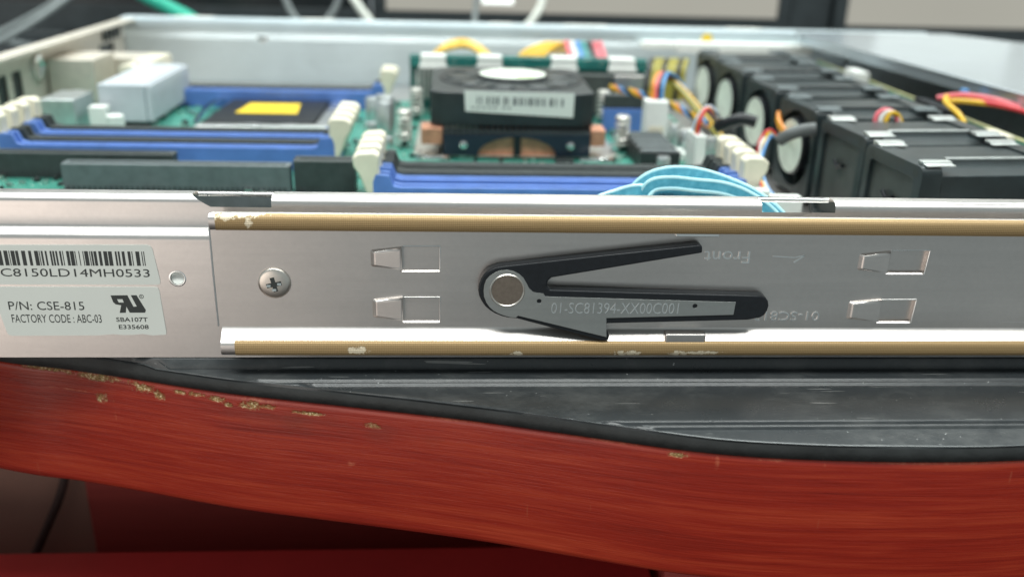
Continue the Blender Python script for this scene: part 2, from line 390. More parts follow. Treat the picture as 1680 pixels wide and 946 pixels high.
# ------------------------------------------------------------------ floor under the desk (the setting)
fl = obj('floor', MB().box(-2400, 2400, -1500, 2600, -712, -703), GROUT, loc=(0, 0, -705), kind='structure')
for i in range(-3, 3):
    for j in range(0, 4):
        x, y = i*400-270, j*400+200
        obj('floor_tile', MB().box(x, x+394, y, y+394, -703, -700), TILE, fl, bevel=.8)

# ------------------------------------------------------------------ desk
CURVE = [(-420, 120), (-330, 82), (-240, 48), (-180, 26), (-140.6, 12.4), (-122.7, 8.0), (-104.5, 2.7), (-87, -2.8), (-69.9, -7.7), (-45.7, -13.2), (-22, -18.7), (-6.6, -22.6), (8.3, -26.9), (22.8, -31.2), (41.1, -36.4), (58.2, -39.6),
         (79.7, -41.5), (101.8, -42.2), (121.8, -41.6), (170, -38), (240, -30), (330, -18), (460, 0)]
edge = [(p.x, p.y) for p in cat([(x, y, 0) for x, y in CURVE], 5)]
BACK = 1050
desk = thing('desk', 'red wood desk with a curved chipped front edge under a black rubber mat', 'desk', (0, 400, -700))
def slab(curve, z0, z1, inset=0, back=BACK):
    poly = [(x, y+inset) for x, y in curve]+[(curve[-1][0], back), (curve[0][0], back)]
    return MB().prism(poly, z0, z1, 'z')
core = slab(edge, -42.9, -7.4, 1.2)
obj('tabletop', core, WOOD2, desk)
# edge band: a thin rounded strip following the curve
prof = [(1.0, -7.2), (.35, -7.35), (0.05, -8.0), (0, -9), (0, -24), (0, -41.6), (.08, -42.6), (.5, -43.3), (1.4, -43.4)]
band = MB(); n = len(prof)
bv = [(x, y+dy, z) for x, y in edge for dy, z in prof]
band.add(bv, [[i*n+j, i*n+j+1, (i+1)*n+j+1, (i+1)*n+j][::-1] for i in range(len(edge)-1) for j in range(n-1)], True)
obj('edge_band', band, WOOD, desk, smooth_angle=60)
obj('back_panel', MB().box(-166, 455, 106, 122, -640, -44), WOOD2, desk, bevel=1)
obj('back_panel', MB().box(-640, -166.4, 110, 122, -640, -44), BROWN, desk, bevel=1, label='brown back panel under the desk')
obj('side_panel', MB().box(430, 448, 10, 105, -699, -44), WOOD2, desk, bevel=1)
obj('side_panel', MB().box(60, 78, 40, 105, -699, -44), WOOD2, desk, bevel=1)
dr = obj('drawer', MB().box(-640, 57, 38, 64, -300, -110).box(-640, 57, 64, 100, -300, -290), REDP, desk, bevel=1.2)

# ------------------------------------------------------------------ rubber mat
mat_ = thing('rubber_mat', 'scuffed black ribbed rubber mat lying on the red desk', 'mat', (0, 300, -7.2))
def zmat(y):
    def bead(y0, wd, h):
        d = abs(y-y0)
        return h*max(0, 1-(d/wd)**2) if d < wd else 0
    z = -3.0
    z += bead(-10.4, .8, .9) + bead(-8.0, .8, .9)
    z += bead(-32.8, .8, .9) + bead(-30.4, .8, .9)
    z += .5*math.sin((y+8)/22*math.pi)*(-1 if y > -30 and y < -8 else 0)*.6
    if y > -0.3: z = -0.06
    elif y > -0.9: z = -0.06-(-.3-y)/.6*2.9
    return z
ys = [600, 60, 20, -0.2, -0.32, -0.9, -1.2]+[-1.8-.3*k for k in range(0, 138)]
ys = sorted(set(round(t, 2) for t in ys if t > -43), reverse=True)
xs = [e[0] for e in edge]
mtop = MB(); rows = []
rng = random.Random(3)
for x, ye in edge:
    wob = .7*math.sin(x*.083)+.35*math.sin(x*.21+1)
    yt = ye+.45+.22*wob
    col = []
    for y in ys:
        yy = max(y, yt); col.append((x, yy, zmat(yy) - (.0 if y > yt else 0)))
    z_e = -3.0 if yt < -.3 else -2.2
    col.append((x, yt-.15, z_e+.22)); col.append((x, yt-.5, z_e+.12)); col.append((x, ye+.05, z_e-.5)); col.append((x, ye-.45, -4.6)); col.append((x, ye-.35, -6.6)); col.append((x, ye+.2, -7.25))
    rows.append(col)
nc = len(rows[0])
vs = [p for c in rows for p in c]; fs = [[i*nc+j, i*nc+j+1, (i+1)*nc+j+1, (i+1)*nc+j][::-1] for i in range(len(rows)-1) for j in range(nc-1)]
top_f = [f for k, f in enumerate(fs) if k % (nc-1) < nc-4]; edge_f = [f for k, f in enumerate(fs) if k % (nc-1) >= nc-4]
obj('mat_sheet', MB().add(vs, top_f, True), RUBBER, mat_, smooth_angle=50)
obj('cut_edge', MB().add(vs, edge_f, True), RUBEDGE, mat_, smooth_angle=60)
obj('rear_sheet', MB().box(-420, 460, 600.2, 1040, -7, -3), RUBBER, mat_)

# ------------------------------------------------------------------ server chassis
ch = thing('server_chassis', 'open silver steel server case with barcode labels lying on the black mat', 'server case', (0, 217, 0))
XL, XR, NX = -239, 262, 0
side = plate([(XL, .2), (XR, .2), (XR, 32.8), (XL, 32.8)], [circle(-86, 22.5, 1.75, 24)], .9, 0)
prof = [(0, 32.8), (.12, 33.5), (.55, 34.15), (1.25, 34.85), (1.85, 35.5), (2.25, 36.2), (2.3, 41.0)]
prof += [(4.6-2.3*math.cos(math.radians(a)), 41.4+2.3*math.sin(math.radians(a))) for a in (15, 30, 45, 60, 75, 90)]
prof += [(7.4, 43.7), (7.7, 43.7), (8.2, 43.4), (8.4, 42.9), (8.4, 42.2)]
NF = 12
def spans(i):
    y, z = prof[i]
    if i <= 6: return [(XL, -76.5), (-76.5, -61.4), (-61.4, 65), (65, 84.6), (84.6, XR)]
    if i <= NF:
        t = min(1, (z-41.0)/2.7); return [(XL, -76.5-4.8*t), (-61.4, 65), (84.6, XR)]
    if i == NF+1: return [(XL, -81.3), (-61.4, 65), (84.6, XR)]
    return [(XL, XR)]
for i in range(len(prof)-1):
    A, B = spans(i), spans(i+1)
    if len(A) == 5 and len(B) == 3: A = [(XL, -76.5), (-61.4, 65), (84.6, XR)]
    if len(A) == 3 and len(B) == 1: A = B
    for (a0, a1), (b0, b1) in zip(A, B):
        side.add([(a0, *prof[i]), (a1, *prof[i]), (b1, *prof[i+1]), (b0, *prof[i+1])], [(0, 1, 2, 3)], True)
obj('side_wall', side, STEEL, ch, smooth_angle=50)
# rolled inner flange seen through the two notches
for a, b in ((-80.6, -61.6), (65.2, 84.4)): obj('flange_bead', MB().tube([(a, 7.6, 42.9), (b, 7.6, 42.9)], .7, 12), BRIGHT, ch)
for xa, xb in ((-88, -55),): obj('notch_shade_sheet', MB().box(xa, xb, 14.5, 16, 1.1, 41.0), GREYP, ch)  # dark sheet added to imitate the shade behind the left notch
obj('floor_plate', MB().box(XL, 420, .95, 433, .05, 1.0), STEEL, ch)
st = MB().cyl((-86, .9, 22.6), 1.72, .3, 'y', 20)
for i, v in enumerate(st.v): st.v[i] = (v[0], v[1]+(v[2]-22.6)*.5, v[2])
obj('hole_glint_disc', st, WHITEP, ch)  # white tilted disc put in to imitate the bright glint in the hole
lip = MB().lathe((-86, 0, 22.5), [(1.75, .0), (1.76, -.06), (1.95, -.10), (2.2, -.01)], 'y', 24)
obj('hole_rim', lip, BRIGHT, ch)
# far wall with flange
FARW = steel('far_wall_steel', (.76, .86, .90), .5)
far = MB(); fp = [(434, 1), (434, 30), (433.6, 31), (431.5, 34), (431.2, 35), (431.2, 42), (431.8, 43.3), (433, 43.6), (446, 43.6), (447, 43), (447, 40)]
far.sweep(fp, lambda i: [(XL-1, 322)])
obj('far_wall', far, FARW, ch, smooth_angle=50)
for x0, x1 in ((-205, -180), (-120, -98), (8, 24), (60, 90), (175, 200)): obj('flange_tab', MB().box(x0, x1, 433.5, 442, 43.65, 44.3), WHITEP, ch, bevel=.3)
hb = MB().lathe((-147, 434, 33), [(0, -1.5), (3, -1.4), (4.2, -.5), (4.6, .0)], 'y', 20); obj('wall_dimple', hb, CHROME, ch)
obj('cross_bar', MB().box(136, 232, 418, 430, 29, 36), WHITEP, ch, bevel=1.4)
obj('cross_bar', MB().box(112, 136, 418, 428, 31, 36), WHITEP, ch, bevel=1.4)
obj('wall_cap', MB().cyl((160, 431, 37), 4, 3, 'y', 16), YELLOW, ch)
REARM = plain('rear_panel_zinc', (.66, .61, .53), .5, .45, .06)
# rear wall with cut-outs
RH = [rrect(262, 273, 17, 32, 1), rrect(245, 256, 17, 32, 1), rrect(228, 239, 17, 32, 1), circle(291.6, 30.2, 5.6), rrect(322, 330, 18, 31, .6), rrect(385, 412, 14, 30, .8)]
rw = plate([(.5, .2), (433, .2), (433, 41), (.5, 41)], RH, 1.0, 0)
rear = MB().add([(XL+v[1]-1, v[0], v[2]) for v in rw.v], [f for f in rw.f])
rear.box(XL-1.2, XL+9, .5, 433, 41.2, 42.6)
obj('rear_wall', rear, REARM, ch, bevel=.25)
for y0, y1 in ((226, 241), (243.5, 258), (260, 275), (320, 332), (383, 414)): obj('port_dark_box', MB().box(XL-16, XL-1.6, y0, y1, 11, 34), DARKP, ch, bevel=.4)  # dark boxes added outside so the port openings look dark
obj('port_shell', MB().box(XL+1, XL+26, 302, 336, 10, 33.6), REARM, ch, bevel=.6)
obj('port_shell', MB().box(XL+1, XL+44, 338, 362, 10, 30), REARM, ch, bevel=.6)
obj('screw_boss', MB().lathe((XL+.5, 291.6, 30.2), [(6.6, 0), (6.6, 1.6), (5.0, 1.8), (4.6, .6), (0, .4)], 'x', 20), CHROME, ch)
for k in range(5): obj('vent_slot', MB().box(XL+.4, XL+1.4, 392+k*7, 395+k*7, 32, 40), DARKP, ch)
# front cover and drive bay below it
cv = [(237, -4), (244.5, 96), (235.5, 170), (214.5, 402), (216, 417), (326, 422), (352, 380), (420, 330), (420, -4)]
cov = MB().prism(cv, 43.9, 45.2, 'z'); obj('top_cover', cov, COVER, ch, bevel=.5)
obj('cover_lip', MB().prism([(237.6, -3), (245.2, 96), (236.2, 170), (215.2, 402), (216.2, 402), (237.2, 170), (246.2, 96), (238.6, -3)], 38.6, 43.85, 'z'), COVER, ch)
obj('drive_bay', MB().box(262, 420, 12, 430, 1.2, 38), GREYP, ch, bevel=.6)  # sheet metal in shade, the shade put into its dark grey colour
bp = thing('drive_backplane', 'upright green circuit board with pale edge between the fans and the cover', 'circuit board', (222, 270, 1))
obj('board', MB().box(222, 223.6, 60, 383, 2, 29.7), PCB, bp)
obj('board_edge', MB().box(221.9, 223.7, 60, 383, 29.75, 30.4), PCBEDGE, bp)
obj('connector', MB().box(216, 221.9, 196, 232, 20, 33), BLACKP, bp, bevel=.5)
obj('connector', MB().box(214, 221.9, 300, 318, 24, 35), WHITEP, bp, bevel=.5)
obj('connector', MB().box(214, 221.9, 150, 166, 22, 31), CREAM, bp, bevel=.5)
obj('led', MB().box(226, 229, 205, 209, 38.2, 41.5), WIRE['blue'], bp, bevel=.6)
sc_ = MB()
r5 = random.Random(5)
for k in range(60):
    y = r5.uniform(70, 370); z = r5.uniform(8, 27); sc_.box(220.6, 221.9, y, y+r5.uniform(1, 4), z, z+r5.uniform(.8, 2))
obj('small_component', sc_, SOLDER, bp, kind='stuff')

# labels on the side wall
lb = obj('barcode_label', MB().prism([(-150, 31.1), (-128.5, 31.35), (-92.6, 31.63), (-91.8, 31.3), (-91.35, 30.5), (-90.35, 21.9), (-90.5, 21.1), (-91.1, 20.85), (-130, 20.75), (-150, 20.6)], -.02, -.16), LABEL, ch)
bars = MB(); x = -148.0; rb = random.Random(12)
while x < -93.6:
    wd = rb.choice((.22, .22, .45, .7, .95)); bars.add([(x, -.19, 25.95+.003*(x+120)), (x+wd, -.19, 25.95+.003*(x+120)), (x+wd-.05, -.19, 29.85), (x-.05, -.19, 29.85)], [(0, 1, 2, 3)]); x += wd+rb.choice((.2, .28, .5, .75))
obj('barcode', bars, PRINT, lb)
obj('lettering', lettering('C8150LD14MH0533', -129.6, 22.95, -92.75, 25.1, -.16, .03), PRINT, lb)
lb2 = obj('maker_label', MB().prism([(-150, 19.95), (-130.4, 20.1), (-91.9, 20.22), (-91.2, 20.0), (-90.9, 19.3), (-90.36, 7.6), (-90.5, 6.85), (-94, 6.6), (-96.5, 7.0), (-99, 6.75), (-101.5, 6.7), (-104, 6.95), (-108, 6.6), (-129.6, 6.44), (-130.5, 6.7), (-130.8, 7.3), (-132.2, 16), (-133, 19.9)][1:], -.02, -.16), LABEL, ch)
obj('lettering', lettering('P/N: CSE-815', -129.2, 13.75, -110.3, 16.1, -.16, .03), PRINT, lb2)
obj('lettering', lettering('FACTORY CODE : ABC-03', -128.95, 10.2, -106.4, 12.5, -.16, .03), PRINT, lb2)
obj('lettering', lettering('SBA107T', -102.7, 10.5, -94.7, 11.75, -.16, .03, thin=.012), PRINT, lb2)
obj('lettering', lettering('E335608', -102.3, 8.45, -94.7, 9.65, -.16, .03, thin=.012), PRINT, lb2)
ul = plate([(-103.27, 17.86), (-99.05, 17.95), (-97.9, 14.74), (-97.03, 14.82), (-98.19, 17.95), (-96.74, 17.96), (-94.86, 13.79), (-95.15, 13.1), (-99.03, 13.09), (-99.69, 14.81), (-100.02, 13.09), (-101.58, 13.01), (-100.94, 15.15), (-102.29, 15.41), (-102.84, 15.99)],
           [[(-101.8, 16.85), (-100.42, 16.85), (-100.17, 15.9), (-101.46, 15.9)]], .03, -.19)
obj('recognised_mark', ul, PRINT, lb2)
obj('registered_sign', plate(circle(-95.55, 17.6, .58, 16), [circle(-95.55, 17.6, .44, 16)], .03, -.19).mesh(bpy.data.meshes.new('x')), PRINT, lb2)
obj('lettering', lettering('R', -95.75, 17.35, -95.35, 17.88, -.16, .03), PRINT, lb2)

# ------------------------------------------------------------------ slide rail screwed on the side wall
rail = thing('slide_rail', 'steel slide rail with gold edge strips and black lever along the case side', 'slide rail', (60, -3, 3.5))
RX0, RX1 = -76.2, 262
wins = [[(-28.4, 32.6), (-18.8, 32.7), (-18.8, 25.7), (-29, 25.6)], [(-28.4, 18.6), (-18.8, 18.65), (-18.8, 11.5), (-28.6, 11.45)],
        [(98.9, 32.4), (109.6, 32.5), (109.3, 25.7), (98.9, 25.65)], [(98.9, 18.4), (108.6, 18.5), (108.3, 11.6), (98.9, 11.55)]]
pl = plate([(RX0, 10.2), (RX1, 10.2), (RX1, 36.6), (RX0, 36.6)], wins, 1.35, -2.5)
lowp = [(-1.4, 10.2), (-2.5, 10.2), (-2.65, 9.9), (-3.0, 9.5), (-4.0, 8.55), (-5.2, 7.45), (-5.65, 7.0), (-5.9, 6.6), (-6.0, 6.2), (-6.0, 4.6), (-5.8, 3.9), (-5.2, 3.4), (-4.2, 3.3)]
upp = [(-1.4, 36.6), (-2.5, 36.6), (-2.7, 37.0), (-4.8, 37.3), (-5.6, 37.6), (-6.0, 38.2), (-6.0, 40.2), (-5.8, 40.9), (-5.3, 41.3), (-4.4, 41.45), (-3.2, 41.45)]
def lipsweep(p, x0, x1, off=0.0, i0=0, i1=None):
    m = MB(); q = p[i0:i1]
    if off:
        cy, cz = -4.6, sum(b for a, b in q)/len(q)
        q = [(a-off*(1 if a < -5.6 else .5), b+off*.6*(1 if b > cz else -1)*(1 if abs(b-cz) > 1.2 else 0)) for a, b in q]
    return m.sweep(q, lambda i: [(x0, x1)])
ch_body = MB(); ch_body.v, ch_body.f, ch_body.sm = pl.v, pl.f, pl.sm
for p in (lowp, upp):
    ch_body.sweep(p, lambda i: [(RX0+ (1.0 if 0 < i < len(p)-1 else 1.4), RX1)])
    m_ = len(p); ch_body.add([(RX0+1.2, *t) for t in p], [list(range(m_))])
obj('channel', ch_body, RAILST, rail, smooth_angle=50)
obj('glide_strip', lipsweep(lowp, -71.6, RX1, .16, 5, 12), GOLD, rail, smooth_angle=60)
obj('glide_strip', lipsweep(upp, -73.6, RX1, .16, 4, 10), GOLD, rail, smooth_angle=60)
def hook(x0, x1, z0, z1):
    m = MB(); t = 1.3
    vs = [(x0, -2.5, z0+.7), (x0, -2.5, z1-.9), (x1, -2.5, z1), (x1, -2.5, z0-.1), (x0+.9, -2.5-t*.7, z0+1.1), (x0+.9, -2.5-t*.7, z1-1.3), (x1, -2.6-t, z1-.3), (x1, -2.6-t, z0+.3), (x1, -1.6, z1-.3), (x1, -1.6, z0+.3)]
    return m.add(vs, [(0, 1, 5, 4), (1, 2, 6, 5), (3, 0, 4, 7), (4, 5, 6, 7), (7, 6, 8, 9)])
for a in ((-36.4, -28.6, 26.4, 32.5), (-36.3, -28.5, 12.3, 19.0), (90.9, 98.8, 26.2, 32.3), (90.2, 98.8, 12.2, 18.8)):
    obj('stamped_hook', hook(*a), RAILST, rail, bevel=.45)
for k, w_ in enumerate(wins):
    (xa, za), (xb, zb), (xc, zc), (xd, zd) = w_; dp = .55 if k < 2 else 1.3
    obj('window_ramp', MB().add([(xd, -2.5, zd), (xc, -2.5, zc), (xc-.1, -2.1, zc+.38), (xd, -2.1, zd+.38)], [(0, 1, 2, 3)]), RAILST, rail)
    obj('window_back', MB().box(xa-.6, xb+.6, -2.5+dp, -2.35+dp, zc-.3, za+.3), RAILST, rail)
for w_ in wins:
    (xa, za), (xb, zb), (xc, zc), (xd, zd) = w_
    obj('window_rim', MB().tube([(xa+.2, -2.52, za), (xb, -2.52, zb), (xb+.02, -2.52, zb-.3), (xc, -2.52, zc)], .17, 8), BRIGHT, rail)
obj('end_rim', MB().tube([(RX0+.05, -2.45, 10.4), (RX0, -2.45, 24), (RX0+.05, -2.45, 36.8)], .28, 8), BRIGHT, rail)
obj('stamped_lettering', lettering('Front', 49.6, 28.6, 61.6, 31.9, -2.5, .25, rot=True, thin=-.006), BRIGHT, rail)
obj('stamped_lettering', lettering('01-SC813', 65.0, 12.3, 82.6, 14.9, -2.5, .25, rot=True, thin=-.006), BRIGHT, rail)
ar = MB().prism([(67.7, 30.45), (73.7, 30.1), (73.8, 30.35), (67.8, 30.7)], -2.5, -2.66).prism([(73.6, 28.7), (76.3, 30.7), (76.1, 30.95), (73.4, 29.0)], -2.5, -2.66).prism([(73.7, 30.1), (76.2, 30.75), (76.1, 31.0), (73.6, 30.35)], -2.5, -2.66)
obj('stamped_arrow', ar, BRIGHT, rail)
obj('stop_tab', MB().box(40.6, 51.6, -5.6, -2.5, 6.9, 9.6), RAILST, rail, bevel=.5)
obj('stop_tab', MB().box(41, 52.2, -5.2, -2.5, 36.5, 37.4), BRIGHT, rail, bevel=.2)
scr = MB().lathe((-61.0, -2.5, 22.5), [(4.15, 0), (4.12, -.35), (3.9, -.62), (3.4, -.78), (2.2, -.9), (0, -.95)], 'y', 32)
so = obj('screw', scr, NICKEL, rail)
def cross(cx, cz, a, b, y0, y1):
    p = [(-a, -b), (-b, -b), (-b, -a), (b, -a), (b, -b), (a, -b), (a, b), (b, b), (b, a), (-b, a), (-b, b), (-a, b)]
    q = [(x*.97-z*.22+cx, x*.22+z*.97+cz) for x, z in p]; return MB().prism(q, y0, y1)
obj('cross_recess', cross(-61.0, 22.3, 1.95, .55, -3.0, -3.5), PRINT, so)
rc = MB()
for dx, dz in ((0, -1.35), (-1.35, -.25), (1.35, .25)):
    x_, z_ = -61+dx, 22.3+dz; rc.add([(x_-.5, -3.62, z_-.35), (x_+.5, -3.62, z_-.35), (x_+.5, -3.52, z_+.2), (x_-.5, -3.52, z_+.2)], [(0, 1, 2, 3)])
obj('recess_wall', rc, CHROME, so)

LEV = [(-2.94, 28.61), (22.36, 31.71), (47.05, 34.72), (47.89, 34.34), (48.08, 32.48), (9.67, 25.48), (8.68, 24.48), (8.6, 23.23), (9.34, 22.24), (32.45, 21.58), (60.22, 20.94), (65.0, 20.8), (66.2, 20.2), (66.98, 19.2), (67.27, 17.89), (67.1, 16.6), (66.5, 15.3), (65.38, 14.52), (62.05, 13.83), (24.61, 12.75), (24.72, 11.04),
       (25.61, 9.21), (25.55, 7.9), (23.88, 7.64), (1.17, 14.09), (-1.2, 14.3), (-2.9, 14.75), (-4.6, 15.5), (-5.94, 16.37), (-7.2, 17.5), (-8.08, 18.89), (-8.75, 20.3), (-9.05, 21.9), (-8.95, 23.5), (-8.4, 25.13), (-7.6, 26.4), (-6.59, 27.36), (-4.77, 28.21)]
lev = obj('locking_lever', MB().prism(LEV, -6.0, -2.7), BLACKP, rail, bevel=.45, smooth_angle=30)
PLT = [(-7.67, 21.99), (-7.5, 23.6), (-7.03, 25.0), (-6.1, 26.1), (-4.75, 27.0), (-3.3, 27.55), (-1.77, 27.71), (-.2, 27.4), (1.26, 26.65), (2.4, 25.6), (3.18, 24.28), (4.0, 22.7), (5.0, 21.75), (5.84, 21.5), (7.72, 21.3), (8.22, 20.45), (58.22, 19.07), (58.01, 15.52), (24.46, 14.49), (24.82, 9.04), (1.36, 15.1), (0.77, 14.54), (-.8, 14.7), (-2.16, 15.09), (-3.7, 15.7), (-5.01, 16.46), (-6.1, 17.5), (-6.92, 18.73), (-7.5, 20.3)]
pm = plate(PLT, [circle(6.68, 19.18, .62, 14), circle(47.53, 17.95, .66, 14), circle(-1.63, 22.05, 4.45, 32)], .5, -6.25)
obj('lever_plate', pm, PLATE, lev, bevel=.08)
obj('rivet', MB().lathe((-1.63, -6.0, 22.05), [(4.45, 0), (4.42, -.3), (4.1, -.42)], 'y', 36).cyl((-1.63, -6.3, 22.05), 4.1, .3, 'y', 36), BRONZE, lev)
obj('rivet_rim', MB().lathe((-1.63, -6.24, 22.05), [(4.0, -.1), (4.15, -.24), (4.35, -.26), (4.55, -.05)], 'y', 40), NICKEL, lev)
obj('stamped_lettering', lettering('01-SC81394-XX00C001', 9.9, 15.75, 43.3, 18.75, -6.25, .08, thin=-.010, shear=.05), BRIGHT, lev)

# ------------------------------------------------------------------ motherboard
mbd = thing('motherboard', 'green server motherboard with blue memory slots inside the open case', 'motherboard', (-50, 215, 9))
obj('board', MB().box(-236, 108, 60, 330, 7.6, 9), PCB, mbd)
def slot(y, x0, x1, mat, zt=18.5):
    b = MB(); x0, x1 = x0, x1
    b.box(x0+9, x1-9, y-3.1, y-1.2, 9, zt).box(x0+9, x1-9, y+1.2, y+3.1, 9, zt).box(x0+9, x1-9, y-1.2, y+1.2, 9, zt-3)
    for s, xe in ((1, x0), (-1, x1)):
        pts = [(xe+s*2, 9), (xe+s*12, 9), (xe+s*12, zt), (xe+s*9.5, zt+.6), (xe+s*8, zt+4.5), (xe+s*3, zt+4.8), (xe+s*2, zt+2)]
        for ya, yb in ((y-3.4, y-1.5), (y+1.5, y+3.4)): b.prism(pts, ya, yb, 'y')
        b.box(min(xe+s*6, xe+s*8.9), max(xe+s*6, xe+s*8.9), y-1.5, y+1.5, 9, zt-1)
    o = obj('memory_slot', b, mat, mbd, bevel=.25)
    for s, xe in ((1, x0), (-1, x1)):
        l = MB(); pts = [(xe+s*6, 12), (xe+s*1.5, 12), (xe-s*1.2, 18), (xe-s*3.0, 23), (xe-s*5.0, 26), (xe-s*5.3, 29.4), (xe-s*3.0, 31), (xe+s*2.6, 31.4), (xe+s*4.6, 30), (xe+s*4.4, 27), (xe+s*4.2, 24)]
        l.prism(pts, y-3.3, y+3.3, 'y'); obj('latch', l, CREAM, o, bevel=.9)
    return o
for y, mt in ((167, BLUEP), (178.5, DARKP), (190, BLUEP), (201.5, DARKP)): slot(y, -206, -64, mt)
for y, mt in ((107, BLUEP), (118.5, BLUEP), (129.5, DARKP), (140.5, DARKP)): slot(y, -47, 96, mt)
for y, mt in ((305, BLUEP), (318, DARKP)): slot(y, -195, -53, mt)
# expansion slots
def pslot(x0, x1, y, zt, mat, w_=7):
    b = MB().box(x0, x1, y-w_/2, y-1, 9, zt).box(x0, x1, y+1, y+w_/2, 9, zt).box(x0, x0+2, y-1, y+1, 9, zt).box(x1-2, x1, y-1, y+1, 9, zt).box(x0, x1, y-1, y+1, 9, zt-6)
    o = obj('expansion_slot', b, mat, mbd, bevel=.25)
    p = MB(); x = x0+1.5
    while x < x1-1: p.box(x, x+.8, y-w_/2-.35, y-w_/2, 9, 11.2); x += 2
    obj('pin_row', p, DARKP, o); return o
pslot(-165, -79, 131, 19.8, GREYP); pslot(-203, -128.5, 150, 19.2, DARKP); pslot(-77.5, -54, 132, 22, DARKP, 9)
# processor socket without cooler, capped
sk = obj('processor_socket', MB().box(-142, -78, 232, 306, 9, 11.6), CHIP, mbd, bevel=.5)
fr = MB()
fr.prism([(-142, 230), (-78, 232.5), (-78, 239), (-92, 238), (-97, 239.5), (-104, 237.5), (-116, 240), (-124, 238), (-142, 237)], 11.7, 13.4, 'z').prism([(-85, 239.2), (-78, 239.2), (-78, 306), (-84, 306)], 11.7, 13.0, 'z')
obj('socket_frame', fr, BRIGHT, sk, bevel=.4)
obj('socket_lever', MB().tube(cat([(-144, 236, 13), (-146, 270, 14.5), (-145, 300, 14), (-139, 309, 14)], 5), 1.1), CHROME, sk)
obj('socket_lever', MB().tube(cat([(-75, 236, 13), (-74, 270, 14.5), (-76, 304, 14)], 5), 1.1), CHROME, sk)
cap_ = obj('socket_cap', MB().prism([(-141, 241), (-86, 241.5), (-86, 303), (-139, 303)], 11.8, 13.6, 'z'), BLACKP, sk, bevel=.5)
obj('warning_sticker', MB().prism([(-129.5, 262), (-97.5, 262), (-100, 290), (-127, 290)], 13.7, 13.85, 'z'), YELLOW, mbd)
# pale finned heat sink standing on the board
hs = MB().box(-191, -168.6, 244, 316, 12, 30.2)
for k in range(18): hs.box(-168.6, -165.6, 245+k*4, 247+k*4, 12, 29.8)
hso = obj('heat_sink', hs, CERAM, mbd, bevel=.5)
obj('base_block', MB().box(-188, -170, 248, 312, 9, 12), DARKP, hso)
obj('power_header', MB().box(-198, -186, 318, 354, 9, 31), CREAM, mbd, bevel=.6)
obj('usb_header', MB().cyl((-178.5, 228, 9), 4.2, 9.5, 'z', 20, 4.0), WHITEP, mbd, bevel=.4)
obj('usb_header', MB().box(-193, -185, 234, 242, 9, 21), WHITEP, mbd, bevel=.5)
obj('crystal_can', MB().box(-216, -200, 236, 262, 9, 24), CAN, mbd, bevel=.6)
def capacitor(x, y, h, r=4.0):
    o = obj('capacitor', MB().lathe((x, y, 9), [(r, 0), (r, .8), (r*.93, 1.2), (r, 1.7), (r, h-.6), (r*.9, h), (0, h)], 'z', 20), CAN, mbd)
    obj('base_disc', MB().cyl((x, y, 9), r*1.12, 1.0, 'z', 20), WHITEP, o)
for x, y, h in ((-49, 222, 19), (-49, 236, 19), (-52, 252, 17), (-58, 262, 14), (104, 190, 11), (97, 196, 11), (95, 208, 11), (92, 220, 11), (90, 232, 11), (-212, 272, 13)): capacitor(x, y, h)
for x, y in ((-47, 200), (-56, 232), (76, 168), (70, 190)): capacitor(x, y, 7, 3)
for k in range(5):
    o = obj('coil_block', MB().box(66, 84, 170+k*9, 176+k*9, 9, 17.5), CHIP, mbd, bevel=.5)
    obj('coil_top', MB().box(67, 83, 171+k*9, 175+k*9, 17.6, 17.9), GREYP, o)
for k in range(9): obj('resistor', MB().box(88+k*.8, 92+k*.8, 196-k*8, 199.5-k*8, 9, 13), WHITEP, mbd, bevel=.8)
fh = obj('fan_header', MB().box(76, 87, 213, 223, 9, 32), WHITEP, mbd, bevel=.6); obj('header_slot', MB().box(78, 85, 212.6, 213.1, 13, 20), CREAM, fh)
obj('fan_header', MB().box(89.5, 94.5, 168, 184, 9, 25.3), WHITEP, mbd, bevel=.6)
obj('fan_header', MB().box(84, 100, 96, 101, 9, 21), WHITEP, mbd, bevel=.5)
obj('fan_header', MB().box(104, 116, 104, 110, 4, 16), WHITEP, mbd, bevel=.5)
obj('data_socket', MB().box(62, 86, 251, 258, 9, 21), BLUEP, mbd, bevel=.4)
obj('data_socket', MB().box(62, 86, 252, 257, 21.2, 28), DARKP, mbd, bevel=.4)
sm_ = MB(); sk2 = MB(); r9 = random.Random(9)
for k in range(1500):
    x, y = r9.uniform(-232, 104), r9.uniform(64, 330)
    if -30 < x < 55 and 190 < y < 280: continue
    if -142 < x < -78 and 231 < y < 307: continue
    a, b2, h = r9.uniform(.8, 3.2), r9.uniform(.8, 2.4), r9.uniform(.5, 1.8)
    (sm_ if r9.random() < .6 else sk2).box(x, x+a, y, y+b2, 9.02, 9+h)
obj('small_component', sm_, SOLDER, mbd, kind='stuff'); obj('small_component', sk2, CHIP, mbd, kind='stuff')
for x, y, a in ((-225, 120, 9), (-40, 90, 7), (30, 180, 6), (84, 160, 8), (-60, 110, 6), (-120, 320, 11)): obj('chip', MB().box(x, x+a*1.4, y, y+a, 9.05, 10.6), CHIP, mbd, bevel=.15)

